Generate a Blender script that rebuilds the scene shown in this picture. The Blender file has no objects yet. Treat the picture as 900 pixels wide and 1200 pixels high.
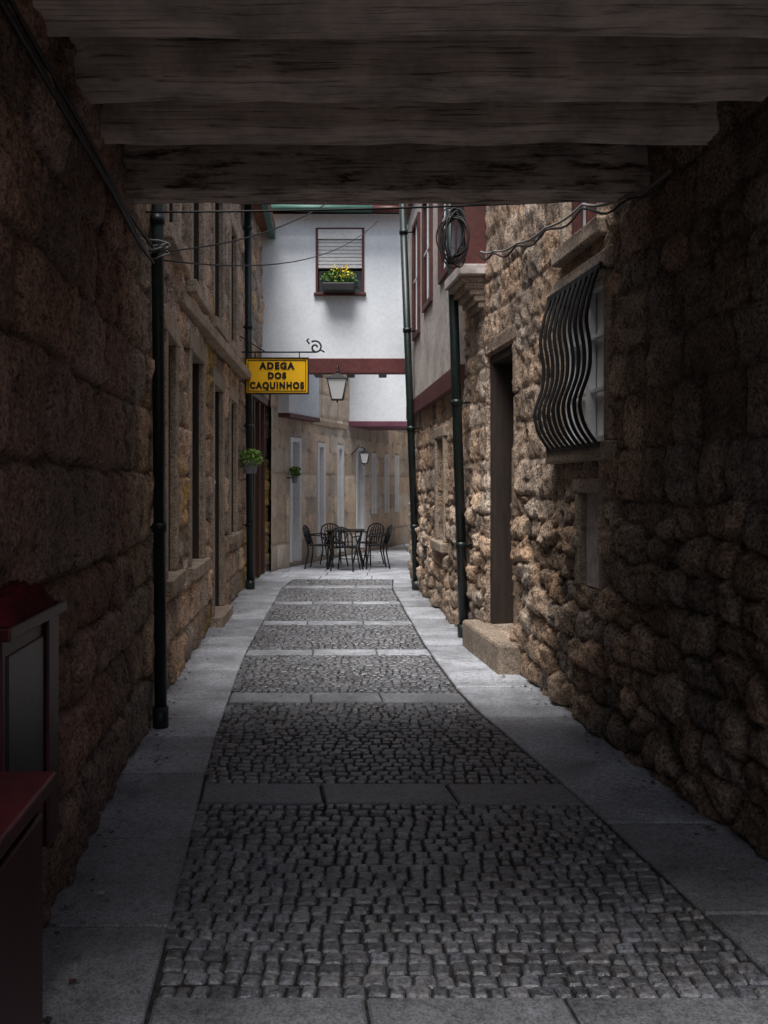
import bpy, math, random
import numpy as np
from mathutils import Vector
random.seed(7); rng=np.random.default_rng(7)
R=math.radians
scene=bpy.context.scene

# ---------------------------------------------------------------- noise
def hsh(i,j,s=0.0):
    v=np.sin(i*127.1+j*311.7+s*74.7)*43758.5453
    return v-np.floor(v)
def vn(u,v,s=0.0):
    i=np.floor(u); j=np.floor(v); f=u-i; g=v-j
    f=f*f*(3-2*f); g=g*g*(3-2*g)
    a=hsh(i,j,s); b=hsh(i+1,j,s); c=hsh(i,j+1,s); d=hsh(i+1,j+1,s)
    return (a*(1-f)+b*f)*(1-g)+(c*(1-f)+d*f)*g
def fbm(u,v,s=0.0,o=4):
    t=0;a=.5
    for k in range(o):
        t=t+a*vn(u*2**k,v*2**k,s+k*3.1); a*=.5
    return t
def ss(a,b,x):
    t=np.clip((x-a)/(b-a),0,1); return t*t*(3-2*t)

# ---------------------------------------------------------------- materials
def newmat(name):
    m=bpy.data.materials.new(name); m.use_nodes=True
    nt=m.node_tree; b=nt.nodes['Principled BSDF']
    return m,nt,b
def N(nt,t,**kw):
    n=nt.nodes.new(t)
    for k,v in kw.items():
        if k in n.inputs: n.inputs[k].default_value=v
        else: setattr(n,k,v)
    return n
def noise(nt,scale,detail=4,rough=.55,vec=None):
    n=N(nt,'ShaderNodeTexNoise'); n.inputs['Scale'].default_value=scale
    n.inputs['Detail'].default_value=detail; n.inputs['Roughness'].default_value=rough
    if vec: nt.links.new(vec,n.inputs['Vector'])
    return n
def ramp(nt,src,stops):
    r=N(nt,'ShaderNodeValToRGB'); cr=r.color_ramp
    while len(cr.elements)<len(stops): cr.elements.new(.5)
    for e,(p,c) in zip(cr.elements,stops):
        e.position=p; e.color=(c,c,c,1) if not isinstance(c,tuple) else (*c,1)
    nt.links.new(src,r.inputs[0]); return r
def mul(nt,a,b,fac=1.0,mode='MULTIPLY'):
    m=N(nt,'ShaderNodeMix'); m.data_type='RGBA'; m.blend_type=mode
    m.inputs[0].default_value=fac
    nt.links.new(a,m.inputs[6]); nt.links.new(b,m.inputs[7]); return m.outputs[2]
def stone(name,base,var=.35,speck=.35,rough=.85,bump=.5,scale=1.0,bdist=.01,spec=.35,rvar=0.0,tint=None,ss_=62):
    m,nt,b=newmat(name)
    tc=N(nt,'ShaderNodeTexCoord'); vec=tc.outputs['Object']
    at=N(nt,'ShaderNodeAttribute'); at.attribute_name='Col'
    rgb=N(nt,'ShaderNodeRGB'); rgb.outputs[0].default_value=(*base,1)
    c=mul(nt,rgb.outputs[0],at.outputs['Color'])
    n1=noise(nt,2.6*scale,5,.68,vec)
    r1=ramp(nt,n1.outputs['Fac'],[(.3,1-var),(.7,1+var*.6)])
    c=mul(nt,c,r1.outputs[0])
    n2=noise(nt,ss_*scale,2,.7,vec)
    r2=ramp(nt,n2.outputs['Fac'],[(.33,1-speck*1.3),(.5,1.0),(.68,1+speck)])
    c=mul(nt,c,r2.outputs[0])
    if tint:
        n5=noise(nt,1.1,3,.6,vec); r5=ramp(nt,n5.outputs['Fac'],[(.48,0.0),(.66,1.0)])
        m5=N(nt,'ShaderNodeMix'); m5.data_type='RGBA'; m5.blend_type='MULTIPLY'
        nt.links.new(r5.outputs[0],m5.inputs[0]); nt.links.new(c,m5.inputs[6]); m5.inputs[7].default_value=(*tint,1)
        c=m5.outputs[2]
    n3=noise(nt,26*scale,4,.75,vec)
    r3=ramp(nt,n3.outputs['Fac'],[(.36,1-speck),(.5,1.0)])
    c=mul(nt,c,r3.outputs[0])
    nt.links.new(c,b.inputs['Base Color'])
    b.inputs['Roughness'].default_value=rough
    b.inputs['Specular IOR Level'].default_value=spec
    if rvar:
        r6=ramp(nt,n1.outputs['Fac'],[(.35,rough-rvar),(.65,rough+rvar*.5)])
        nt.links.new(r6.outputs[0],b.inputs['Roughness'])
    bp=N(nt,'ShaderNodeBump'); bp.inputs['Strength'].default_value=bump; bp.inputs['Distance'].default_value=bdist
    nt.links.new(n3.outputs['Fac'],bp.inputs['Height']); nt.links.new(bp.outputs[0],b.inputs['Normal'])
    return m
def paint(name,base,rough=.6,dirt=.25,scale=1.0,bump=.15,metal=0,stretch=None,spec=.4):
    m,nt,b=newmat(name)
    tc=N(nt,'ShaderNodeTexCoord'); vec=tc.outputs['Object']
    if stretch:
        mp=N(nt,'ShaderNodeMapping'); mp.inputs['Scale'].default_value=stretch
        nt.links.new(vec,mp.inputs[0]); vec=mp.outputs[0]
    rgb=N(nt,'ShaderNodeRGB'); rgb.outputs[0].default_value=(*base,1)
    n1=noise(nt,2.0*scale,5,.65,vec); r1=ramp(nt,n1.outputs['Fac'],[(.32,1-dirt),(.62,1.0)])
    n2=noise(nt,16*scale,3,.65,vec); r2=ramp(nt,n2.outputs['Fac'],[(.3,1-dirt*.7),(.55,1.0)])
    c=mul(nt,mul(nt,rgb.outputs[0],r1.outputs[0]),r2.outputs[0])
    nt.links.new(c,b.inputs['Base Color'])
    b.inputs['Roughness'].default_value=rough; b.inputs['Metallic'].default_value=metal
    b.inputs['Specular IOR Level'].default_value=spec
    bp=N(nt,'ShaderNodeBump'); bp.inputs['Strength'].default_value=bump; bp.inputs['Distance'].default_value=.006
    nt.links.new(n2.outputs['Fac'],bp.inputs['Height']); nt.links.new(bp.outputs[0],b.inputs['Normal'])
    return m
def beamwood(name,th,lo,hi):
    m,nt,b=newmat(name)
    tc=N(nt,'ShaderNodeTexCoord'); mp=N(nt,'ShaderNodeMapping'); mp.inputs['Scale'].default_value=(.6,3,3)
    nt.links.new(tc.outputs['Object'],mp.inputs[0]); vec=mp.outputs[0]
    n1=noise(nt,5,7,.74,vec)
    r1=ramp(nt,n1.outputs['Fac'],[(th-.05,(.06,.042,.035)),(th,lo),(th+.08,hi),(.85,tuple(min(1,c*1.12) for c in hi))])
    n2=noise(nt,3.0,5,.65,tc.outputs['Object']); r2=ramp(nt,n2.outputs['Fac'],[(.33,.45),(.60,1.0)])
    mp2=N(nt,'ShaderNodeMapping'); mp2.inputs['Scale'].default_value=(.9,26,26); nt.links.new(tc.outputs['Object'],mp2.inputs[0])
    n4=noise(nt,2.2,4,.6,mp2.outputs[0]); r4=ramp(nt,n4.outputs['Fac'],[(.34,.40),(.42,.85),(.6,1.0)])
    c=mul(nt,mul(nt,r1.outputs[0],r2.outputs[0]),r4.outputs[0])
    nt.links.new(c,b.inputs['Base Color']); b.inputs['Roughness'].default_value=.75
    bp=N(nt,'ShaderNodeBump'); bp.inputs['Strength'].default_value=.7; bp.inputs['Distance'].default_value=.01
    nt.links.new(r4.outputs[0],bp.inputs['Height']); nt.links.new(bp.outputs[0],b.inputs['Normal'])
    return m

M={}
M['wallL']=stone('granite_masonry',(.62,.47,.36),var=.45,speck=.5,bump=1,bdist=.022,tint=(.76,.76,.76))
M['wallR']=stone('rubble_masonry',(.64,.48,.36),var=.5,speck=.55,bump=1,bdist=.024,tint=(.72,.69,.66))
M['back']=stone('pale_ashlar',(.60,.50,.40),var=.3,speck=.2,bump=.4)
M['trim']=stone('dressed_granite',(.44,.35,.27),var=.4,speck=.4,bump=.7)
M['sett']=stone('basalt_setts',(.165,.168,.185),var=.4,speck=.45,rough=.42,bump=.7,bdist=.008,spec=.5,rvar=.2)
M['slab']=stone('granite_slabs',(.46,.48,.52),var=.45,speck=.4,rough=.55,bump=.4,bdist=.006,spec=.5,rvar=.15,ss_=110)
M['ground']=stone('packed_grit',(.035,.032,.03),var=.4,speck=.5,bump=.8)
M['plw']=paint('white_plaster',(.80,.85,.90),rough=.85,dirt=.12)
M['plg']=paint('aged_plaster',(.66,.60,.56),rough=.9,dirt=.38)
M['maroon']=paint('maroon_paint',(.13,.035,.035),rough=.55,dirt=.4)
M['mauve']=paint('mauve_paint',(.18,.065,.10),rough=.6,dirt=.3)
M['red']=paint('red_brown_window_paint',(.11,.032,.027),rough=.5,dirt=.4)
M['dred']=paint('dark_red_lacquer',(.045,.004,.007),rough=.45,dirt=.5)
M['cloth']=paint('dark_red_cloth',(.07,.007,.012),rough=.95,dirt=.5,spec=.1)
M['black']=paint('black_iron',(.018,.018,.02),rough=.45,dirt=.4)
M['pipe']=paint('dark_green_pipe_paint',(.018,.032,.03),rough=.38,dirt=.4)
M['green']=paint('green_gutter_paint',(.05,.14,.11),rough=.5,dirt=.3)
M['wht']=paint('white_joinery',(.76,.77,.78),rough=.5,dirt=.15)
M['brown']=paint('brown_timber',(.10,.045,.03),rough=.55,dirt=.5,stretch=(4,4,.4))
M['dark']=paint('dark_room_lining',(.03,.026,.024),rough=.9,dirt=.3)
M['door']=paint('old_door_timber',(.055,.038,.03),rough=.7,dirt=.5,stretch=(6,6,.4))
M['yellow']=paint('yellow_enamel',(.97,.54,.012),rough=.4,dirt=.05,bump=.03)
M['ink']=paint('black_enamel',(.012,.01,.01),rough=.4,dirt=.1)
M['tile']=paint('terracotta_tile',(.25,.10,.06),rough=.85,dirt=.4)
M['cable']=paint('black_rubber',(.015,.015,.016),rough=.6,dirt=.2)
M['cablew']=paint('grey_cable_sheath',(.26,.26,.25),rough=.6,dirt=.3)
M['leaf']=paint('green_leaves',(.07,.16,.03),rough=.55,dirt=.5,scale=6)
M['leafl']=paint('light_green_leaves',(.19,.34,.06),rough=.55,dirt=.3,scale=6)
M['flower']=paint('yellow_petals',(.85,.60,.03),rough=.6,dirt=.1)
M['pot']=paint('grey_plastic_pot',(.25,.25,.26),rough=.6,dirt=.3)
M['iron']=paint('cast_iron_cover',(.09,.08,.075),rough=.5,dirt=.5)
M['beam']=beamwood('white_painted_timber',.34,(.48,.38,.32),(.80,.66,.58))
M['beamw']=beamwood('peeling_painted_timber',.43,(.36,.27,.22),(.72,.60,.53))
g,nt,b=newmat('window_glass'); b.inputs['Base Color'].default_value=(.03,.035,.04,1); b.inputs['Roughness'].default_value=.08; M['glass']=g
g,nt,b=newmat('opal_glass'); b.inputs['Base Color'].default_value=(.8,.82,.82,1); b.inputs['Roughness'].default_value=.25; M['opal']=g

# ---------------------------------------------------------------- mesh builder
class MB:
    def __init__(s): s.v=[];s.f=[];s.m=[];s.c=[];s.mats=[];s.sm=[]
    def mi(s,m):
        if m not in s.mats: s.mats.append(m)
        return s.mats.index(m)
    def add(s,vs,fs,mat,col=None,smooth=False):
        o=len(s.v); s.v+= [tuple(p) for p in vs]
        if col is None: col=random.uniform(.85,1.12)
        if not isinstance(col,tuple): col=(col,col,col)
        s.c+=[col]*len(vs)
        k=s.mi(mat)
        for f in fs: s.f.append(tuple(o+i for i in f)); s.m.append(k); s.sm.append(smooth)
    def hexa(s,p,mat,col=None):
        s.add(p,[(0,3,2,1),(4,5,6,7),(0,1,5,4),(1,2,6,5),(2,3,7,6),(3,0,4,7)],mat,col)
    def box(s,x0,x1,y0,y1,z0,z1,mat,col=None):
        s.hexa([(x0,y0,z0),(x1,y0,z0),(x1,y1,z0),(x0,y1,z0),(x0,y0,z1),(x1,y0,z1),(x1,y1,z1),(x0,y1,z1)],mat,col)
    def tube(s,pts,r,mat,n=8,closed=False,rs=None):
        P=[Vector(p) for p in pts]; L=len(P); vs=[];up=Vector((.13,.21,.97))
        for i,p in enumerate(P):
            a=P[i-1] if i>0 else (P[-1] if closed else P[0]); c=P[i+1] if i<L-1 else (P[0] if closed else P[-1])
            t=(c-a).normalized()
            u=up-t*up.dot(t)
            if u.length<.1: u=Vector((1,0,0))-t*t.x
            u.normalize(); up=u; w=t.cross(u)
            rr=rs[i] if rs else r
            for k in range(n):
                q=2*math.pi*k/n; vs.append(p+u*rr*math.cos(q)+w*rr*math.sin(q))
        fs=[]
        for i in range(L if closed else L-1):
            j=(i+1)%L
            for k in range(n):
                l=(k+1)%n; fs.append((i*n+k,i*n+l,j*n+l,j*n+k))
        if not closed:
            fs.append(tuple(range(n))[::-1]); fs.append(tuple((L-1)*n+k for k in range(n)))
        s.add(vs,fs,mat,None,True)
    def obj(s,name,parent=None,bevel=0):
        me=bpy.data.meshes.new(name); me.from_pydata(s.v,[],s.f)
        for m in s.mats: me.materials.append(M[m])
        me.polygons.foreach_set('material_index',s.m); me.polygons.foreach_set('use_smooth',s.sm)
        ca=me.color_attributes.new('Col','FLOAT_COLOR','POINT')
        ca.data.foreach_set('color',np.hstack([np.array(s.c,dtype=np.float32),np.ones((len(s.c),1),np.float32)]).ravel())
        me.update()
        o=bpy.data.objects.new(name,me); scene.collection.objects.link(o)
        if parent: o.parent=parent
        if bevel:
            b=o.modifiers.new('bevel','BEVEL'); b.width=bevel; b.segments=2; b.limit_method='ANGLE'
        return o
def empty(name):
    e=bpy.data.objects.new(name,None); scene.collection.objects.link(e); return e

# ---------------------------------------------------------------- plan of the alley (x of every edge against distance y)
def pl(pts):
    a=np.array(pts,float); return lambda y: np.interp(y,a[:,0],a[:,1])
Lw=pl([(-6,-.30),(0,-.93),(3.22,-1.27),(5.98,-1.575),(7.3,-1.75),(10.1,-1.97),(13.9,-2.2),(17,-2.2),(20,-2.2)])
Li=pl([(-6,-.1),(0,-.45),(2.8,-.72),(3.9,-.854),(5.4,-1.04),(8.36,-1.31),(13.9,-1.59),(17,-1.5)])
Ri=pl([(-6,2.0),(0,1.70),(3.0,1.25),(4.47,1.02),(6.69,.605),(8.8,.42),(13.9,.13),(17,.2)])
Rw=pl([(-6,2.85),(0,2.14),(3.81,1.65),(5.23,1.46),(7.78,1.13),(9.55,.90),(13.9,.53),(15,.47)])
Bw=pl([(15,-2.2),(17,-2.02),(24.7,.66),(34,4.2)])
ZC=3.27

# ---------------------------------------------------------------- masonry
def courses(u,v,seed,ch,bl,wob=.035):
    r=np.random.default_rng(int(seed*10)+3)
    nb=int(9/ch)
    bd=np.concatenate([[-1.0],-1.0+np.cumsum(r.uniform(.72,1.3,nb)*ch)])
    vv=v+wob*2*(fbm(u*.9,v*.9,seed)-.5)+wob*.5*(fbm(u*7,v*7,seed+3)-.5)
    row=np.clip(np.searchsorted(bd,vv)-1,0,nb-1); dz=np.minimum(vv-bd[row],bd[row+1]-vv)
    w=bl*(.75+.5*hsh(row,3.0,seed)); uu=(u+wob*(fbm(u*2.5,v*3,seed+5)-.5))/w+hsh(row,9.0,seed)*7
    J=lambda i: i+.6*(hsh(i,row,seed+2)-.5)
    c=np.floor(uu); c=np.where(uu<J(c),c-1,c); c=np.where(uu>=J(c+1),c+1,c)
    dx=np.minimum(uu-J(c),J(c+1)-uu)*w
    k=28.
    e=-np.log(np.exp(-k*dx)+np.exp(-k*dz))/k
    return np.maximum(e,0),hsh(c,row,seed+11)
def rubble(u,v,seed,cw,ch):
    uu=u/cw+.6*(fbm(u*3.5,v*3.5,seed)-.5); vv=v/ch+.6*(fbm(u*3.5,v*3.5,seed+4)-.5)
    i=np.floor(uu); j=np.floor(vv); f1=np.full(u.shape,9.); f2=np.full(u.shape,9.); idd=np.zeros(u.shape)
    for a in (-1,0,1):
        for b_ in (-1,0,1):
            ii=i+a; jj=j+b_
            px=ii+.5+.8*(hsh(ii,jj,seed+1)-.5); py=jj+.5+.45*(hsh(ii,jj,seed+2)-.5)
            d=(np.abs(uu-px)**2.8+np.abs(vv-py)**2.8)**(1/2.8)
            n=d<f1; f2=np.where(n,f1,np.minimum(f2,d)); idd=np.where(n,hsh(ii,jj,seed+7),idd); f1=np.where(n,d,f1)
    return (f2-f1)*.5*min(cw,ch),idd
def masonry(name,X,side,ys,zs,style,seed,mat,openings=(),parent=None,colfn=None):
    Y,Z=np.meshgrid(ys,zs,indexing='ij')
    U=Y.copy()
    rough=lambda: .06*(fbm(U*5,Z*5,seed+1,4)-.5)+.055*(fbm(U*14,Z*14,seed+2,3)-.5)
    if style=='ashlar':
        e,i=courses(U,Z,seed,.36,.62,.05); h=.034*ss(0,.03,e)+.04*(i-.5)+rough()
        pit=ss(.60,.72,fbm(U*11,Z*11,seed+31,3)); h-=.018*pit
        mort=ss(0,.02,e)*(1-.35*pit)
    elif style=='smooth':
        e,i=courses(U,Z,seed,.42,.75,.005); h=.014*ss(0,.015,e)+.008*(i-.5)+.008*(fbm(U*6,Z*6,seed+1)-.5)
        mort=ss(0,.02,e)
    else:
        e1,i1=rubble(U,Z,seed,.27,.19); e2,i2=courses(U,Z,seed,.27,.40,.06)
        low=ss(1.75,1.15,Z+.6*(fbm(U*1.1,Z*1.1,seed+9)-.5))
        lk=(low>.5)
        e=np.where(lk,e1,e2); i=np.where(lk,i1,i2)
        h=(.014+.028*low)*ss(0,.028,e)+(.018+.05*low)*(i-.5)+rough()*(.8+.5*low)
        pit=ss(.60,.72,fbm(U*11,Z*11,seed+31,3)); h-=.02*pit
        mort=(.3+.7*ss(0,.02,e))*(1-.35*pit)
    for (a,b_,c,d,dep) in openings:
        m=(Y>a)&(Y<b_)&(Z>c)&(Z<d); h=np.where(m,-dep,h)
    x=X(Y)+side*h
    co=np.stack([x,Y,Z],-1).reshape(-1,3).astype(np.float32)
    ny,nz=len(ys),len(zs)
    idx=np.arange(ny*nz).reshape(ny,nz)
    q=np.stack([idx[:-1,:-1],idx[1:,:-1],idx[1:,1:],idx[:-1,1:]],-1).reshape(-1,4)
    if side>0: q=q[:,::-1]
    me=bpy.data.meshes.new(name); me.vertices.add(len(co)); me.vertices.foreach_set('co',co.ravel())
    me.loops.add(q.size); me.loops.foreach_set('vertex_index',q.ravel().astype(np.int32))
    me.polygons.add(len(q)); me.polygons.foreach_set('loop_start',np.arange(0,q.size,4,dtype=np.int32))
    me.polygons.foreach_set('loop_total',np.full(len(q),4,dtype=np.int32))
    me.polygons.foreach_set('use_smooth',np.ones(len(q),bool))
    me.update(calc_edges=True); me.validate()
    br=(.68+.58*i)*(.48+.52*mort)
    warm=(hsh(i*91,1.0,seed)-.5)*.2
    st=.55+.95*fbm(U*.9,Z*.7,seed+20)
    damp=1-.45*ss(.6,.0,Z+.3*fbm(U*2,Z*2,seed+8))
    br=br*st*damp
    c=np.stack([br*(1+warm),br,br*(1-warm)],-1)
    if colfn is not None: c=colfn(Y,Z,c)
    c=np.concatenate([c,np.ones(c.shape[:2]+(1,))],-1).reshape(-1,4).astype(np.float32)
    ca=me.color_attributes.new('Col','FLOAT_COLOR','POINT'); ca.data.foreach_set('color',c.ravel())
    me.materials.append(M[mat]); o=bpy.data.objects.new(name,me); scene.collection.objects.link(o)
    if parent: o.parent=parent
    return o
class Wall:
    def __init__(s,X,side): s.X=X; s.s=side
    def p(s,y,z,o): return (float(s.X(y))+s.s*o,y,z)
    def box(s,mb,y0,y1,z0,z1,o0,o1,mat,col=None):
        p=[s.p(y0,z0,o0),s.p(y0,z0,o1),s.p(y1,z0,o1),s.p(y1,z0,o0),s.p(y0,z1,o0),s.p(y0,z1,o1),s.p(y1,z1,o1),s.p(y1,z1,o0)]
        if s.s<0: p=[p[1],p[0],p[3],p[2],p[5],p[4],p[7],p[6]]
        mb.hexa(p,mat,col)
WL=Wall(Lw,1); WR=Wall(Rw,-1); WB=Wall(Bw,1)
def surround(mb,w,y0,y1,z0,z1,fw=.13,o=.055,mat='trim',sill=True,d=.32):
    w.box(mb,y0-fw,y0,z0,z1,-d,o,mat); w.box(mb,y1,y1+fw,z0,z1,-d,o,mat)
    w.box(mb,y0-fw-.03,y1+fw+.03,z1,z1+fw*1.4,-d,o+.006,mat)
    if sill: w.box(mb,y0-fw-.04,y1+fw+.04,z0-.12,z0,-d,o+.05,mat)
def sash(mb,w,y0,y1,z0,z1,mat='red',o=-.14,panes=3,glass='glass'):
    f=.05
    w.box(mb,y0,y0+f,z0,z1,o-.03,o+.03,mat); w.box(mb,y1-f,y1,z0,z1,o-.03,o+.03,mat)
    w.box(mb,y0+f,y1-f,z1-f,z1,o-.03,o+.03,mat); w.box(mb,y0+f,y1-f,z0,z0+f,o-.03,o+.03,mat)
    ym=(y0+y1)/2; w.box(mb,ym-.025,ym+.025,z0+f,z1-f,o-.02,o+.035,mat)
    for k in range(1,panes):
        z=z0+(z1-z0)*k/panes
        w.box(mb,y0+f,ym-.025,z-.015,z+.015,o-.015,o+.02,mat); w.box(mb,ym+.025,y1-f,z-.015,z+.015,o-.015,o+.02,mat)
    w.box(mb,y0,y1,z0,z1,o-.06,o-.04,glass)

def grid(a,b,s1,c,s2): 
    return np.concatenate([np.arange(a,b,s1),np.arange(b,c+s2,s2)])

# ================================================================ LEFT BUILDING
HL=6.2; HN=3.62
left=empty('granite_townhouse')
opL=[(6.75,7.35,.9,2.75),(8.3,9.2,.85,2.85),(10.2,11.0,.12,2.75),(11.9,12.6,.95,2.75),
     (6.8,7.5,3.55,5.1),(8.4,9.2,3.5,5.1),(10.2,11.0,3.5,5.1),(11.9,12.6,3.5,5.1),(14.25,16.75,.02,3.05)]
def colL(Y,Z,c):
    k=.47+.53*ss(4.6,6.0,Y)  # passage shade multiplied into the stone colour, fading out past the roof edge
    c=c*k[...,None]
    li=ss(.56,.7,fbm(Y*1.3,Z*1.3,77))*ss(5.6,6.4,Y)
    c[...,2]*=1-.45*li; c[...,0]*=1+.2*li; c[...,1]*=1+.12*li
    s=ss(5.4,4.8,Y); c[...,0]*=1+.16*s; c[...,1]*=1-.03*s
    return c
opsL=[(a,b,c,d,.32) for a,b,c,d in opL]
yn=np.linspace(-3,5.3,470); 
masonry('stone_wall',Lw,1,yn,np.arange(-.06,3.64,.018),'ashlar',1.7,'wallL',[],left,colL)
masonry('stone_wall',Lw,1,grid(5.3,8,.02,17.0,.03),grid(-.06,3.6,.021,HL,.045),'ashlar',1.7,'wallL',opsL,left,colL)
mb=MB()
for (a,b_,c,d) in opL[:-1]:
    surround(mb,WL,a,b_,c,d,sill=c>.3)
WL.box(mb,7.7,17.0,3.16,3.28,-.05,.07,'trim')
WL.box(mb,10.05,11.15,-.03,.12,-.3,.16,'trim')
mb.obj('window_surrounds',left,.012)
mb=MB()
for (a,b_,c,d) in opL[:-1]:
    if c<.3: WL.box(mb,a,b_,c,d,-.22,-.17,'door')
    elif c>3: sash(mb,WL,a,b_,c,d,'red')
    else: sash(mb,WL,a,b_,c,d,'brown')
    WL.box(mb,b_-.03,b_-.002,c+.002,d-.002,-.3,.0,'door')
a,b_,c,d=opL[-1]
WL.box(mb,a,b_,c,d,-.2,-.15,'brown')
y=a
while y<b_-.05:
    WL.box(mb,y,y+.09,c,d,-.15,.05,'brown'); y+=.62
WL.box(mb,a-.05,b_+.02,d,d+.16,-.15,.09,'brown'); 
mb.obj('joinery',left,.006)
mb=MB(); mb.box(-10,-2.75,5.3,17,0,HL-.1,'dark'); mb.box(-10,-2.0,-3,5.28,0,HN-.1,'dark')
mb.box(-10,-2.75,5.3,17.0,HL-.09,HL+.05,'tile'); mb.box(-10,-1.9,-3,5.28,HN-.09,HN+.05,'tile')
WL.box(mb,5.3,17.0,HL-.09,HL+.05,-1.6,.2,'tile'); WL.box(mb,-3,5.28,HN-.09,HN+.05,-1.2,.1,'tile')
mb.obj('building_body',left)
mb=MB(); WL.box(mb,5.4,17.0,HL-.2,HL-.1,.1,.2,'green'); mb.obj('eaves_gutter',left)

# ================================================================ RIGHT BUILDING
right=empty('rubble_stone_house')
opR=[(5.64,6.52,1.88,2.95),(5.72,6.1,.92,1.55),(7.78,8.7,.27,2.85),(5.75,6.4,3.3,4.7),(11.0,11.6,.9,2.2)]
HR=6.0
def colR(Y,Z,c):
    k=.42+.58*ss(4.4,6.4,Y); c=c*k[...,None]  # same painted passage shade on the right wall's stone colour
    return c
opsR=[(a,b,c,d,.30) for a,b,c,d in opR]
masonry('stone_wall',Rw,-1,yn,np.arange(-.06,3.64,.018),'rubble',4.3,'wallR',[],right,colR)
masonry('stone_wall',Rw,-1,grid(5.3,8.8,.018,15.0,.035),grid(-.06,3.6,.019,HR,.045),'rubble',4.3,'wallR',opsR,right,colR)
mb=MB()
a,b_,c,d=opR[0]; surround(mb,WR,a,b_,c,d,fw=.10,o=.03)
a,b_,c,d=opR[1]; surround(mb,WR,a,b_,c,d,fw=.07,o=.03,sill=False)
a,b_,c,d=opR[3]; surround(mb,WR,a,b_,c,d,fw=.08,o=.03)
a,b_,c,d=opR[4]; surround(mb,WR,a,b_,c,d,fw=.1,o=.06)
mb.obj('stone_surrounds',right,.016)
a,b_,c,d=opR[2]; mb=MB(); z=c
for k,hh in enumerate([.55,.5,.62,.45,.46]):
    WR.box(mb,b_,b_+(.12 if k%2 else .07),z,z+hh-.004,-.3,.012,'wallR',.75); WR.box(mb,a-(.07 if k%2 else .12),a,z,z+hh-.004,-.3,.012+.008*(k%3),'wallR',.72); z+=hh
WR.box(mb,a-.1,b_+.1,z,z+.16,-.3,.014,'wallR',.7)
mb.obj('door_jambs',right,.025)
mb=MB(); WR.box(mb,7.55,8.95,-.04,.265,-.25,.2,'trim',.75); mb.obj('door_step',right,.03)
mb=MB()
WR.box(mb,7.78,8.7,.27,2.85,-.29,-.24,'door'); 
for k in range(5): WR.box(mb,7.80+k*.18,7.96+k*.18,.28,2.84,-.24,-.225,'door')
WR.box(mb,8.61,8.698,.272,2.848,-.235,-.02,'door'); WR.box(mb,7.785,8.605,2.77,2.848,-.235,-.02,'door')
a,b_,c,d=opR[0]; sash(mb,WR,a,b_,c,d,'wht',o=-.06)
WR.box(mb,a+.02,b_-.02,c+.02,d-.02,-.099,-.09,'wht')
a,b_,c,d=opR[1]; WR.box(mb,a,b_,c,d,-.08,-.03,'plg')
a,b_,c,d=opR[3]; sash(mb,WR,a,b_,c,d,'red',o=-.06,panes=3,glass='wht')
sash(mb,WR,11.0,11.6,.9,2.2,'brown')
mb.obj('joinery',right,.005)
mb=MB()
def seg(y0,y1,z0,z1,o0,o1,mat,n=8):
    for k in range(n):
        WR.box(mb,y0+(y1-y0)*k/n,y0+(y1-y0)*(k+1)/n,z0,z1,o0,o1,mat,1)
seg(9.75,15.0,2.92,HR,-.1,.075,'plg',6)
mb.obj('plaster_upper_storey',right)
mb=MB(); seg(9.75,15.0,2.70,2.92,-.1,.10,'maroon',6); mb.obj('painted_string_course',right)
mb=MB()
for (a,b_,c,d) in [(10.3,10.95,4.15,5.4),(11.8,12.5,4.1,5.5),(13.1,13.7,3.9,5.5)]:
    f=.08
    WR.box(mb,a-f,a,c-f,d+f,.05,.115,'red'); WR.box(mb,b_,b_+f,c-f,d+f,.05,.115,'red')
    WR.box(mb,a,b_,d,d+f,.05,.112,'red'); WR.box(mb,a,b_,c-f,c,.05,.112,'red')
    WR.box(mb,a,b_,c,d,.05,.082,'glass'); WR.box(mb,(a+b_)/2-.02,(a+b_)/2+.02,c,d,.05,.095,'wht')
    WR.box(mb,a,b_,c+(d-c)*.5-.02,c+(d-c)*.5+.02,.05,.094,'wht')
mb.obj('upper_windows',right,.004)
mb=MB()
WR.box(mb,8.75,9.45,3.72,5.2,-.05,.22,'red'); 
WR.box(mb,8.72,9.48,3.66,3.76,-.05,.27,'plg',.7)
WR.box(mb,8.82,9.38,3.95,5.1,.2,.228,'glass'); WR.box(mb,9.08,9.12,3.95,5.1,.2,.238,'red')
mb.obj('bay_window',right,.008)
mb=MB()
for k in range(5):
    WR.box(mb,8.80+k*.012,9.40-k*.012,3.60-k*.06,3.66-k*.06,-.05,.24-k*.045,'trim',.95)
mb.obj('stone_corbel',right,.01)
mb=MB(); mb.box(3.3,10,5.3,15.0,0,HR-.1,'dark'); WR.box(mb,5.3,15,0,HR-.1,-3.5,-.5,'dark')
mb.box(3.3,10,-3,5.28,0,HN-.1,'dark'); WR.box(mb,-3,5.28,0,HN-.1,-3.5,-.5,'dark')
mb.box(.47,10,15.0,15.25,-.03,HR-.05,'plg')
WR.box(mb,5.3,15.1,HR,HR+.14,-2.6,.2,'tile'); mb.box(3.0,10,5.3,15.1,HR,HR+.14,'tile')
WR.box(mb,-3,5.28,HN,HN+.1,-2.6,.1,'tile'); mb.box(3.0,10,-3,5.28,HN,HN+.1,'tile'); mb.obj('building_body',right)

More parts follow.
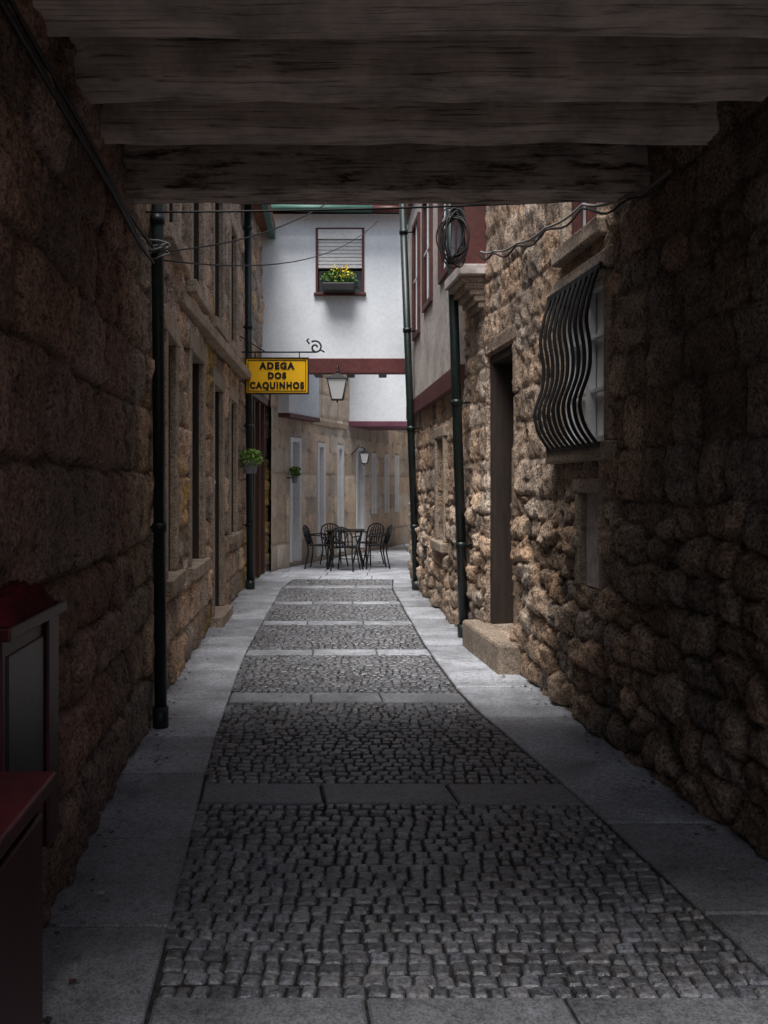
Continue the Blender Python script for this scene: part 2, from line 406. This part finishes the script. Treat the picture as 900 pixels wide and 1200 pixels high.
# bulging window grille
mb=MB()
def prof(t):
    ks=[0,.12,.3,.45,.58,.74,.88,1]; vs=[.06,.11,.155,.12,.125,.20,.16,.05]
    return float(np.interp(t,ks,vs))
T=np.linspace(0,1,33); PR=np.array([prof(t) for t in T]); 
for _ in range(3): PR[1:-1]=(PR[:-2]+PR[1:-1]*2+PR[2:])/4
zt,zb=3.0,1.82
for k in range(10):
    yy=5.60+k*.105
    pts=[WR.p(yy,zt+(zb-zt)*t,o) for t,o in zip(T,PR)]
    mb.tube(pts,.0125,'black',8)
for t in (0.03,.97):
    o=float(np.interp(t,T,PR)); z=zt+(zb-zt)*t
    WR.box(mb,5.55,6.60,z-.018,z+.018,o-.012,o+.012,'black')
for yy in (5.58,6.58):
    for z in (zt-.035,zb+.035): mb.tube([WR.p(yy,z,-.05),WR.p(yy,z,.08)],.012,'black')
mb.obj('window_grille')

# ================================================================ PASSAGE BUILDING (over the street)
pas=empty('overpass_house')
mb=MB()
for (y0,y1,z0,h,mt) in [(1.25,1.5,0,.22,'beam'),(1.85,2.08,0,.22,'beam'),(2.4,2.64,0,.24,'beam'),(3.06,3.36,0,.24,'beam'),(3.70,3.92,.0,.24,'beam'),(4.22,4.42,.006,.2,'beam'),(5.02,5.3,-.006,.25,'beamw')]:
    xs=np.linspace(-1.75,2.5,24) if y1>4.5 else np.linspace(-1.7,2.9,24)
    jz=[random.uniform(-.008,.008) for _ in xs]; jy=[random.uniform(-.008,.008) for _ in xs]
    vs=[];fs=[]
    for i,x in enumerate(xs):
        c=random.uniform(.010,.024)
        zb_=ZC+z0+jz[i]; zt_=ZC+h; a=y0+jy[i]; b2=y1+jy[i]
        vs+=[(x,a,zt_),(x,a,zb_+c),(x,a+c,zb_),(x,b2-c,zb_),(x,b2,zb_+c),(x,b2,zt_)]
    for i in range(len(xs)-1):
        for k in range(6):
            l=(k+1)%6; fs.append((i*6+k,(i+1)*6+k,(i+1)*6+l,i*6+l))
    fs.append((0,1,2,3,4,5)); n=(len(xs)-1)*6; fs.append(tuple(n+5-k for k in range(6)))
    mb.add(vs,fs,mt)
mb.obj('ceiling_beams',pas)
mb=MB(); 
y=1.2
while y<5.25:
    y2=min(y+.16,5.28); mb.box(-1.9,3.2,y+.004,y2-.004,ZC+.28,ZC+.32,'door'); y=y2
mb.obj('ceiling_boards',pas)
mb=MB(); mb.box(-2.4,3.2,1.15,5.27,ZC+.33,3.85,'plg'); mb.box(-2.5,3.3,1.05,5.36,3.85,3.95,'tile'); mb.obj('low_roof_mass',pas)  # unseen mass above the passage, kept low so sun reaches the alley floor

# ================================================================ WHITE HOUSE BRIDGING THE STREET
wh=empty('white_house')
mb=MB(); F=16.0
wx0,wx1,wz0,wz1=-1.22,-.35,5.04,6.2
mb.box(-2.35,wx0,F,F+.3,3.87,6.45,'plw',1); mb.box(wx1,2.5,F,F+.3,3.87,6.45,'plw',1)
mb.box(wx0,wx1,F,F+.3,3.87,wz0,'plw',1); mb.box(wx0,wx1,F,F+.3,wz1,6.45,'plw',1)
mb.box(-2.35,2.5,F+.3,17.0,3.87,6.45,'plw',1)
mb.obj('walls',wh)
mb=MB(); mb.box(-2.1,2.4,F-.04,F+.16,3.6,3.868,'maroon')
for k in range(7): mb.box(-1.9+k*.6,-1.75+k*.6,F+.18,16.98,3.64,3.867,'brown')
mb.obj('bressummer_beam',wh,.01)
mb=MB(); mb.box(-2.5,2.6,F-.3,17.1,6.5,6.56,'red'); mb.box(-2.5,2.6,F-.35,17.1,6.58,6.66,'tile')
mb.obj('roof_eaves',wh,.01)
mb=MB(); mb.tube([(-2.3,F-.36,6.45),(-.2,F-.36,6.43)],.06,'green',10); mb.tube([(-.2,F-.36,6.43),(.4,F-.36,6.42)],.06,'red',10); mb.obj('gutter',wh)
mb=MB(); f=.045
mb.box(wx0-.0,wx0+f,F-.03,F+.1,wz0,wz1,'red'); mb.box(wx1-f,wx1,F-.03,F+.1,wz0,wz1,'red')
mb.box(wx0+f,wx1-f,F-.03,F+.1,wz1-.03,wz1,'red'); mb.box(wx0-.03,wx1+.03,F-.06,F+.1,wz0-.05,wz0,'red')
mb.obj('window_frame',wh,.006)
mb=MB(); mb.box(wx0+f,wx1-f,F-.025,F+.1,wz1-.2,wz1-.03,'wht',1)
z=wz1-.2
while z>wz0+.44: mb.box(wx0+f,wx1-f,F+.01,F+.045,z-.055,z-.012,'wht',1.1); mb.box(wx0+f,wx1-f,F+.026,F+.03,z-.065,z,'wht'); z-=.065
mb.obj('roller_shutter',wh)
mb=MB(); mb.box(wx0+f,wx1-f,F+.12,F+.13,wz0,wz1-.2,'glass'); mb.obj('window_glass',wh)
def foliage(mb,c,r,n,size,mats,flat=.7):
    for _ in range(n):
        while True:
            p=Vector((random.uniform(-1,1),random.uniform(-1,1),random.uniform(-1,1)))
            if p.length<1: break
        p=Vector((c[0]+p.x*r[0],c[1]+p.y*r[1],c[2]+p.z*r[2]))
        a=Vector((random.gauss(0,1),random.gauss(0,1),random.gauss(0,1))).normalized(); b_=a.orthogonal().normalized(); s=size*random.uniform(.6,1.3)
        mb.add([p-a*s,p+b_*s*.5,p+a*s,p-b_*s*.5],[(0,1,2,3)],random.choice(mats))
wb=empty('window_flower_box')
mb=MB(); mb.box(-1.08,-.52,F-.3,F-.08,wz0-.02,wz0+.12,'black'); mb.obj('trough',wb,.012)
mb=MB(); foliage(mb,(-.8,F-.17,wz0+.22),(.33,.14,.15),260,.045,['leaf','leaf','leafl']); foliage(mb,(-.76,F-.2,wz0+.32),(.26,.14,.15),80,.03,['flower']); mb.obj('flowers',wb)

# ================================================================ BACK BUILDING
back=empty('stone_cafe_building')
opB=[(17.5,17.98,.1,2.55),(18.75,19.15,.12,2.5),(19.8,20.15,.12,2.5),(20.9,21.4,.12,2.5),(21.9,22.2,.9,2.4),(22.8,23.1,.9,2.4),(23.6,23.9,.9,2.4)]
def colB(Y,Z,c): return .8+ (c-.75)*.75
masonry('stone_wall',Bw,1,np.arange(16.4,33,.04),np.arange(-.05,5.8,.045),'smooth',8.1,'back',[(a,b,c,d,.25) for a,b,c,d in opB],back,colB)
mb=MB()
for (a,b_,c,d) in opB:
    WB.box(mb,a,a+.09,c,d,-.2,.03,'wht'); WB.box(mb,b_-.09,b_,c,d,-.2,.03,'wht'); WB.box(mb,a+.09,b_-.09,d-.09,d,-.2,.028,'wht')
    WB.box(mb,a+.09,b_-.09,c,d-.09,-.2,-.13,'glass'); WB.box(mb,a+.09,b_-.09,c,c+.55 if c<.3 else c+.06,-.13,-.1,'wht')
    WB.box(mb,a+.09,b_-.09,c+1.5 if c<.3 else c+.8,c+1.56 if c<.3 else c+.85,-.13,-.1,'wht'); WB.box(mb,(a+b_)/2-.03,(a+b_)/2+.03,c+.56,d-.09,-.128,-.098,'wht')
mb.obj('glazed_doors',back,.004)
mb=MB(); WB.box(mb,18.4,20.3,2.86,2.98,-.05,.07,'trim'); mb.obj('string_course',back,.01)
mb=MB(); WB.box(mb,17.0,18.35,2.98,5.7,-.1,.22,'plw',1); WB.box(mb,17.0,18.36,2.9,2.98,-.1,.24,'maroon'); mb.obj('jettied_upper_room',back)
mb=MB(); WB.box(mb,16.4,33,5.75,5.9,-3,.2,'tile'); WB.box(mb,16.4,33,-.05,5.74,-3,-.6,'dark'); mb.obj('building_body',back)
mb=MB()
mb.box(-.98,5,20.5,21.9,3.07,5.0,'plw',1); mb.box(-1.0,5.02,20.46,21.92,2.95,3.068,'mauve'); mb.box(-1.2,5.2,20.3,22.1,5.0,5.1,'tile')
h2=empty('white_bridge_house'); mb.obj('walls',h2,.005)
mb=MB(); mb.box(2.3,8,17.8,34,-.05,5.5,'plg'); mb.box(2.1,8.2,17.7,34.2,5.5,5.65,'tile')
o=mb.obj('plastered_house')

# ================================================================ GROUND
mb=MB(); mb.add([(-150,-150,-.06),(150,-150,-.06),(150,150,-.06),(-150,150,-.06)],[(0,1,2,3)],'ground',1); mb.obj('ground')
mb=MB()
ys=np.arange(-3,15.01,.5)
for a,b_ in zip(ys[:-1],ys[1:]):
    mb.add([(Lw(a)-.15,a,-.012),(Rw(a)+.15,a,-.012),(Rw(b_)+.15,b_,-.012),(Lw(b_)-.15,b_,-.012)],[(0,1,2,3)],'ground',1)
mb.add([(-3,15,-.012),(9,15,-.012),(9,34,-.012),(-3,34,-.012)],[(0,1,2,3)],'ground',1)
mb.obj('joint_grit')
def prism(mb,q,zt,ins,cz,mat,col,cut=.0,smooth=True,base=-.03):
    c=Vector((sum(p[0] for p in q)/4,sum(p[1] for p in q)/4))
    o=[]
    for i in range(4):
        p=Vector(q[i]); a=Vector(q[i-1]); b_=Vector(q[(i+1)%4])
        if cut: o+=[p+(a-p)*cut*random.uniform(.5,1.4),p+(b_-p)*cut*random.uniform(.5,1.4)]
        else: o+=[p]
    n=len(o)
    tl=(random.uniform(-1,1)*.08,random.uniform(-1,1)*.08) if cut else (0,0)
    vs=[(p.x,p.y,base) for p in o]+[(p.x,p.y,zt-cz) for p in o]
    for p in o:
        d=(c-p); L=d.length; pp=p+d*min(.45,ins/L); vs.append((pp.x,pp.y,zt+(pp.x-c.x)*tl[0]+(pp.y-c.y)*tl[1]))
    vs.append((c.x,c.y,zt+(.002 if cut else 0)))
    fs=[]
    for r in range(2):
        for k in range(n): fs.append((r*n+k,r*n+(k+1)%n,(r+1)*n+(k+1)%n,(r+1)*n+k))
    for k in range(n): fs.append((2*n+k,2*n+(k+1)%n,3*n))
    mb.add(vs,fs,mat,col,smooth)
strips=[(-1.2,-.9),(.65,.95),(2.55,2.80),(4.5,4.80),(6.6,6.9),(8.45,8.72),(10.3,10.56),(12.1,12.35),(14.0,14.3)]
mb=MB(); prev=-3
for s0,s1 in strips+[(15.3,15.3)]:
    L=s0-prev; n=max(1,round(L/.071)); rh=L/n
    for r in range(n):
        y0=prev+r*rh; y1=y0+rh; ym=(y0+y1)/2
        xa=float(Li(ym))+.01; xb=float(Ri(ym))-.01; x=xa-random.uniform(0,.03)
        while x<xb-.02:
            w=random.uniform(.048,.088)
            if x+w>xb-.028: w=xb-x
            gx=.0032; gy=.0050; j=lambda: random.uniform(-.004,.004)
            wv=lambda xx: .014*math.sin(xx*2.1+y0*1.3)+.005*math.sin(xx*6+y0*4)
            if r in(0,n-1): wv=lambda xx:0
            q=[(x+gx+j(),y0+gy+j()+wv(x)),(x+w-gx+j(),y0+gy+j()+wv(x+w)),(x+w-gx+j(),y1-gy+j()+wv(x+w)),(x+gx+j(),y1-gy+j()+wv(x))]
            b_=random.uniform(.6,1.3); wm=random.uniform(-.04,.05)
            prism(mb,q,random.uniform(-.004,.006)+.002,.008,.009,'sett',(b_*(1+wm),b_,b_*(1-wm)),cut=.12,smooth=False)
            x+=w
    prev=s1
mb.obj('cobblestone_street')
mb=MB()
def slabrow(y0,y1,xa,xb,n,lo=.8,hi=1.15):
    e=[0]+sorted([(k+random.uniform(-.15,.15))/n for k in range(1,n)])+[1]
    for a,b_ in zip(e[:-1],e[1:]):
        X=lambda y,t: float(xa(y))*(1-t)+float(xb(y))*t
        g=.0055
        q=[(X(y0,a)+g,y0+g),(X(y0,b_)-g,y0+g),(X(y1,b_)-g,y1-g),(X(y1,a)+g,y1-g)]
        c=random.uniform(lo,hi)
        prism(mb,q,.004+random.uniform(-.003,.003),.010,.008,'slab',(c,c,c*1.01),cut=0,smooth=False)
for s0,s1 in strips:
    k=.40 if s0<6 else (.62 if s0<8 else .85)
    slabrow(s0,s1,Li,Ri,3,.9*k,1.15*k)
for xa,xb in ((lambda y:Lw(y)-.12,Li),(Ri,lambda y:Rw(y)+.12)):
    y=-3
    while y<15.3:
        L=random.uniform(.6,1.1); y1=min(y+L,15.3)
        k=.52+.48*min(1,max(0,(y-3.5)/2.2))   # shade of the passage is put into the slab colour
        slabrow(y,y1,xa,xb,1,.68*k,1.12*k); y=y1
y=15.3
while y<33:
    y1=y+.62; n=12; 
    slabrow(y,y1,lambda q:-2.6+0*q,lambda q:7.0+0*q,n,1.0,1.25); y=y1
mb.obj('stone_pavement')
mb=MB()   # leaf litter and grit that collects against the walls
for _ in range(420):
    y=random.uniform(1.5,14); s=random.choice((0,1))
    off=abs(random.gauss(0,.07))+.07
    x=float(Lw(y))+off if s else float(Rw(y))-off
    a=random.uniform(0,6.28); q=random.uniform(.006,.018); z=.014+random.uniform(0,.006)
    p=[(x+q*math.cos(a+t),y+q*math.sin(a+t)*1.0,z+random.uniform(-.002,.004)) for t in (0,1.9,3.1,4.6)]
    mb.add(p,[(0,1,2,3)],random.choice(['brown','pot','trim','door']))
mb.obj('leaf_litter')

# ================================================================ PIPES
def pipe(name,top,bot,r,joints=3,side=1):
    mb=MB(); T_=Vector(top); B_=Vector(bot); mb.tube([T_,B_],r,'pipe',14)
    for k in range(joints):
        t=(k+.35)/joints; p=T_.lerp(B_,t); d=(B_-T_).normalized()
        mb.tube([p-d*.03,p+d*.03],r*1.22,'pipe',14)
        mb.tube([p,p+Vector((-side*(r+.09),0,0))],.012,'black',6)
    p=B_; d=(B_-T_).normalized(); mb.tube([p-d*.14,p-d*.0],r*1.3,'pipe',14)
    return mb.obj(name)
pipe('drainpipe',(-1.515,5.92,6.1),(-1.475,5.92,.0),.040)
pipe('drainpipe',(-2.10,13.8,6.1),(-2.06,13.8,.0),.055,4)
pipe('drainpipe',(.655,9.45,6.0),(.845,9.45,.0),.052,4,-1)
pipe('drainpipe',(.28,13.7,6.0),(.50,13.7,.0),.055,4,-1)

# ================================================================ CABLES
def sag(a,b_,s,n=16):
    a=Vector(a); b_=Vector(b_); return [a.lerp(b_,k/n)-Vector((0,0,s*4*(k/n)*(1-k/n))) for k in range(n+1)]
mb=MB()
for k,(z,o) in enumerate([(3.06,.06),(3.02,.075),(3.11,.06)]):
    pts=[WL.p(y,z+.02*math.sin(y*2.1+k),o+.01*math.sin(y*3+k)) for y in np.arange(-1,5.8,.25)]
    mb.tube(pts,.009,'cable',6)
mb.obj('wall_cables')
mb=MB()
for (a,b_,s,r) in [((-1.55,5.7,3.34),(1.42,5.5,3.36),.02,.007),((-1.5,5.9,3.14),(-.55,9.0,4.45),.1,.006),((-1.5,5.95,3.10),(-.1,15.9,6.3),.3,.006)]:
    mb.tube(sag(a,b_,s),r,'cable',6)
mb.obj('overhead_cables')
mb=MB()
pts=[WR.p(y,z,o) for y,z,o in [(4.6,3.22,.07),(5.2,3.27,.08),(5.8,3.42,.10),(6.6,3.5,.09),(7.4,3.6,.08),(8.1,3.72,.09),(8.6,3.86,.12)]]
P=[]
for a,b_ in zip(pts[:-1],pts[1:]): P+=sag(a,b_,.025,6)[:-1]
mb.tube(P,.010,'cablew',6); mb.tube([Vector(p)+Vector((-.01,0,-.04-.02*math.sin(i))) for i,p in enumerate(P)],.008,'cable',6)
mb.obj('grey_wall_cable')
mb=MB()
for k in range(5):
    pts=[(-1.5+.09*math.cos(t+k),5.87+.04*math.sin(t*2+k),3.12+.03*k*.4+.035*math.sin(t+k*1.7)) for t in np.linspace(0,6.28,14)]
    mb.tube(pts,.007,'cablew',6)
mb.obj('cable_knot')
mb=MB()
for k in range(9):
    cx,cy,cz=.66+random.uniform(-.025,.025),8.5,3.95+random.uniform(-.04,.04)
    rx=random.uniform(.08,.17); rz=random.uniform(.18,.27); ph=random.uniform(-.9,.9); til=random.uniform(-.4,.4)
    pts=[(cx+rx*math.cos(t)*math.cos(ph)+til*rz*.5*math.sin(t),cy+rx*math.cos(t)*math.sin(ph),cz+rz*math.sin(t)) for t in np.linspace(0,6.28,26)[:-1]]
    mb.tube(pts,.008,'cable',6,closed=True)
mb.tube([(.66,8.5,4.2),(.65,8.6,4.6),(.75,9.0,5.0)],.01,'cable',6); 
mb.obj('coiled_cable')

# ================================================================ SIGN
sg=empty('hanging_sign'); D=13.2
x0,x1,z0,z1=-2.035,-1.12,2.96,3.475
mb=MB(); mb.box(x0,x1,D,D+.06,z0,z1,'yellow',1); mb.obj('panel',sg,.01)
mb=MB()
def rect(x0,x1,z0,z1,w,y0,y1,mat):
    mb.box(x0,x1,y0,y1,z1-w,z1,mat); mb.box(x0,x1,y0,y1,z0,z0+w,mat); mb.box(x0,x0+w,y0,y1,z0+w,z1-w,mat); mb.box(x1-w,x1,y0,y1,z0+w,z1-w,mat)
rect(x0-.012,x1+.012,z0-.012,z1+.012,.016,D-.012,D+.07,'ink'); rect(x0+.028,x1-.028,z0+.028,z1-.028,.010,D-.004,D,'ink')
mb.obj('border',sg)
def text(s,x,z,size,wd,par):
    cu=bpy.data.curves.new('t','FONT'); cu.body=s; cu.size=size; cu.align_x='CENTER'; cu.align_y='CENTER'; cu.extrude=.004; cu.offset=.0075; cu.space_character=1.25
    ob=bpy.data.objects.new('t',cu); scene.collection.objects.link(ob); bpy.context.view_layer.update()
    me=bpy.data.meshes.new_from_object(ob.evaluated_get(bpy.context.evaluated_depsgraph_get())); bpy.data.objects.remove(ob)
    o=bpy.data.objects.new('lettering',me); scene.collection.objects.link(o); me.materials.clear(); me.materials.append(M['ink'])
    xs=[v.co.x for v in me.vertices]; k=wd/(max(xs)-min(xs)); o.scale=(k,1,1)
    o.location=(x,D-.004,z); o.rotation_euler=(R(90),0,0); o.parent=par
cx=(x0+x1)/2
text('ADEGA',cx,3.36,.13,.52,sg); text('DOS',cx,3.215,.12,.27,sg); text('CAQUINHOS',cx,3.07,.13,.80,sg)
mb=MB(); zb_=3.57
mb.tube([(-2.15,D+.03,zb_),(-1.0,D+.03,zb_)],.012,'black'); mb.tube([(-2.15,D+.03,zb_+.25),(-1.75,D+.03,zb_)],.009,'black')
for x in (-1.9,-1.25): mb.tube([(x,D+.03,zb_),(x,D+.03,z1)],.008,'black')
sp=[(-1.03+.02+ (.02+.06*t/6.3)*math.cos(t),D+.03,zb_+.07+(.02+.06*t/6.3)*math.sin(t)) for t in np.linspace(0,8.5,30)]
mb.tube(sp,.014,'black',6)
mb.tube([(-1.0,D+.03,zb_),(-.93,D+.03,zb_+.03),(-.88,D+.03,zb_+.0)],.013,'black',6)
mb.tube([(-1.1,D+.03,zb_+.12),(-1.14,D+.03,zb_+.17),(-1.11,D+.03,zb_+.2)],.014,'black',6)
mb.obj('iron_bracket',sg)

# ================================================================ LANTERNS
def lantern(name,x,y,zt,h,w,arm):
    e=empty(name); mb=MB(); a=w/2; b_=w*.28; zb2=zt-h
    mb.add([(x-a,y-a,zt),(x+a,y-a,zt),(x+a,y+a,zt),(x-a,y+a,zt),(x-b_,y-b_,zb2),(x+b_,y-b_,zb2),(x+b_,y+b_,zb2),(x-b_,y+b_,zb2)],
           [(0,1,5,4),(1,2,6,5),(2,3,7,6),(3,0,4,7),(4,5,6,7)],'opal'); mb.obj('glass_panes',e)
    mb=MB(); 
    for sx in(-1,1):
        for sy in(-1,1): mb.tube([(x+sx*a,y+sy*a,zt),(x+sx*b_,y+sy*b_,zb2)],.011,'black',6)
    for (q,z) in((a,zt),(b_,zb2)): mb.tube([(x-q,y-q,z),(x+q,y-q,z),(x+q,y+q,z),(x-q,y+q,z)],.011,'black',6,closed=True)
    mb.add([(x-a*1.1,y-a*1.1,zt),(x+a*1.1,y-a*1.1,zt),(x+a*1.1,y+a*1.1,zt),(x-a*1.1,y+a*1.1,zt),(x,y,zt+w*.35)],[(0,1,4),(1,2,4),(2,3,4),(3,0,4),(3,2,1,0)],'black')
    mb.tube([(x,y,zt+w*.3),(x,y,zt+w*.5)],.015,'black'); mb.tube([(x,y,zb2),(x,y,zb2-.05)],.014,'black')
    mb.tube(arm,.012,'black'); mb.obj('iron_frame',e)
lantern('street_lantern',-.82,15.75,3.47,.36,.34,[(-.82,15.75,3.6),(-.82,15.78,3.72),(-.82,15.97,3.74)])
bx=float(Bw(20.6))
lantern('wall_lantern',bx+.32,20.6,2.35,.24,.22,[(bx+.32,20.6,2.45),(bx+.2,20.6,2.5),(bx,20.6,2.3)])

# ================================================================ PLANTERS
def planter(name,x,y,z,r,wx):
    e=empty(name); mb=MB()
    vs=[];n=16
    for rr,zz in((r*.55,z-.2),(r*.75,z-.02),(r*.8,z-.02),(r*.8,z),(r*.68,z),(r*.6,z-.05)):
        for k in range(n): vs.append((x+rr*math.cos(6.2832*k/n),y+rr*math.sin(6.2832*k/n),zz))
    fs=[(i*n+k,i*n+(k+1)%n,(i+1)*n+(k+1)%n,(i+1)*n+k) for i in range(5) for k in range(n)]; fs.append(tuple(range(n))[::-1]); fs.append(tuple(5*n+k for k in range(n)))
    mb.add(vs,fs,'pot'); mb.tube([(wx,y,z-.1),(x,y,z-.1)],.012,'black'); mb.obj('pot',e)
    mb=MB(); foliage(mb,(x,y,z+.06),(r*1.15,r*1.1,r*.6),420,.032,['leaf','leafl','leafl']); foliage(mb,(x+.02,y-.05,z-.03),(r*1.1,r,r*.5),160,.03,['leaf','leafl']); mb.obj('leaves',e)
planter('hanging_planter',-1.99,13.3,1.98,.17,-2.2)
planter('hanging_planter',float(Bw(17.38))+.16,17.38,1.85,.09,float(Bw(17.38)))

# ================================================================ CAFE FURNITURE
def rotp(p,a,o): return (o[0]+p[0]*math.cos(a)-p[1]*math.sin(a),o[1]+p[0]*math.sin(a)+p[1]*math.cos(a),o[2]+p[2])
def chair(x,y,a):
    mb=MB(); o=(x,y,.005); Rr=lambda pts:[rotp(p,a,o) for p in pts]
    n=20
    vs=[];
    for zz in(.435,.455):
        for k in range(n): vs.append(rotp((.21*math.cos(6.2832*k/n),.21*math.sin(6.2832*k/n),zz),a,o))
    mb.add(vs,[tuple(range(n))[::-1],tuple(range(n,2*n))]+[(k,(k+1)%n,n+(k+1)%n,n+k) for k in range(n)],'black')
    for sx in(-1,1):
        mb.tube(Rr([(sx*.16,-.15,.44),(sx*.19,-.19,.2),(sx*.22,-.22,0)]),.015,'black',6)
        mb.tube(Rr([(sx*.22,.24,0),(sx*.18,.18,.3),(sx*.19,.19,.46),(sx*.2,.25,.65),(sx*.17,.28,.76),(sx*.08,.3,.81),(0,.305,.82)]),.015,'black',6)
        mb.tube(Rr([(sx*.2,.24,.64),(sx*.26,.1,.65),(sx*.26,-.08,.64),(sx*.2,-.15,.56),(sx*.17,-.15,.45)]),.013,'black',6)
    for k in(-2,-1,0,1,2): mb.tube(Rr([(k*.055,.2,.46),(k*.06,.25,.65),(k*.05,.29,.80-.012*abs(k)*abs(k))]),.012,'black',6)
    mb.tube(Rr([(-.2,.22,.55),(.2,.22,.55)]),.009,'black',6); mb.tube(Rr([(-.19,-.19,.2),(.19,-.19,.2)]),.008,'black',6)
    mb.obj('cafe_chair')
def table(x,y,s=.36):
    mb=MB(); mb.box(x-s,x+s,y-s,y+s,.72,.745,'black')
    for sx in(-1,1):
        for sy in(-1,1): mb.tube([(x+sx*s*.85,y+sy*s*.85,.72),(x+sx*s*.7,y+sy*s*.7,.4),(x+sx*s*.95,y+sy*s*.95,.005)],.018,'black',6)
    mb.tube([(x-s*.7,y-s*.7,.4),(x+s*.7,y+s*.7,.4)],.01,'black',6); mb.tube([(x-s*.7,y+s*.7,.4),(x+s*.7,y-s*.7,.4)],.01,'black',6)
    mb.obj('cafe_table')
table(-.74,17.35)
chair(-1.24,17.3,R(80)); chair(-.72,16.85,R(165)); chair(-.16,17.35,R(-80)); chair(-.32,18.1,R(-35)); chair(-1.0,17.95,R(20))

# ================================================================ RED CABINETS
cb=empty('red_cabinet'); mb=MB()
WL.box(mb,1.2,2.18,.03,.86,.05,.33,'dred'); WL.box(mb,1.17,2.2,.86,.90,.03,.36,'dred')
WL.box(mb,1.25,1.68,.1,.82,.33,.342,'dred'); WL.box(mb,1.72,2.14,.1,.82,.33,.342,'dred'); WL.box(mb,1.2,2.18,0,.03,.08,.3,'black')
mb.obj('carcass',cb,.008)
cb=empty('wall_display_case'); mb=MB()
WL.box(mb,2.32,2.84,.5,1.2,.06,.185,'dred'); WL.box(mb,2.36,2.70,.56,1.15,.18,.19,'ink'); WL.box(mb,2.72,2.84,.5,1.2,.185,.2,'dred')
WL.box(mb,2.28,2.86,1.2,1.235,.04,.22,'dred'); mb.obj('case',cb,.006)
ny,nx=40,20
vs=[];
for i in range(ny):
    for j in range(nx):
        u=i/(ny-1); v=j/(nx-1)
        hh=.07*max(0,(1-(2*u-1)**4))*max(0,1-(2*v-1)**4)*(.2+1.5*float(fbm(np.array(u*11.),np.array(v*5.),3.3)))
        vs.append(WL.p(2.3+.5*u,1.237+hh,.05+.16*v))
fs=[(i*nx+j,i*nx+j+1,(i+1)*nx+j+1,(i+1)*nx+j) for i in range(ny-1) for j in range(nx-1)]
mb=MB(); mb.add(vs,fs,'cloth',1,True); mb.obj('folded_cloth',cb)

# ================================================================ LIGHT
w=bpy.data.worlds.new('World'); scene.world=w; w.use_nodes=True; nt=w.node_tree
bg=nt.nodes['Background']; sky=nt.nodes.new('ShaderNodeTexSky'); sky.sky_type='NISHITA'; sky.sun_disc=False
EL,AZ=R(68),R(195)
sky.sun_elevation=EL; sky.sun_rotation=AZ; sky.dust_density=4.0; sky.air_density=1.0; sky.ozone_density=1.0
hs=nt.nodes.new('ShaderNodeHueSaturation'); hs.inputs['Saturation'].default_value=.65
nt.links.new(sky.outputs[0],hs.inputs['Color']); nt.links.new(hs.outputs[0],bg.inputs['Color'])
bg.inputs['Strength'].default_value=.15
sd=bpy.data.lights.new('sun','SUN'); sd.energy=4.8; sd.angle=R(30); sd.color=(1,.975,.945)
so=bpy.data.objects.new('sun',sd); scene.collection.objects.link(so)
dirv=Vector((math.sin(AZ)*math.cos(EL),math.cos(AZ)*math.cos(EL),math.sin(EL)))
so.rotation_euler=dirv.to_track_quat('Z','Y').to_euler()

cam=bpy.data.cameras.new('camera'); co=bpy.data.objects.new('camera',cam); scene.collection.objects.link(co)
co.location=(0,0,1.6); co.rotation_euler=(R(90),0,0)
cam.sensor_fit='HORIZONTAL'; cam.sensor_width=36; cam.lens=42; cam.shift_y=-31/900; cam.clip_end=500; cam.clip_start=.05
scene.camera=co
scene.view_settings.view_transform='Standard'; scene.view_settings.look='None'; scene.view_settings.exposure=0
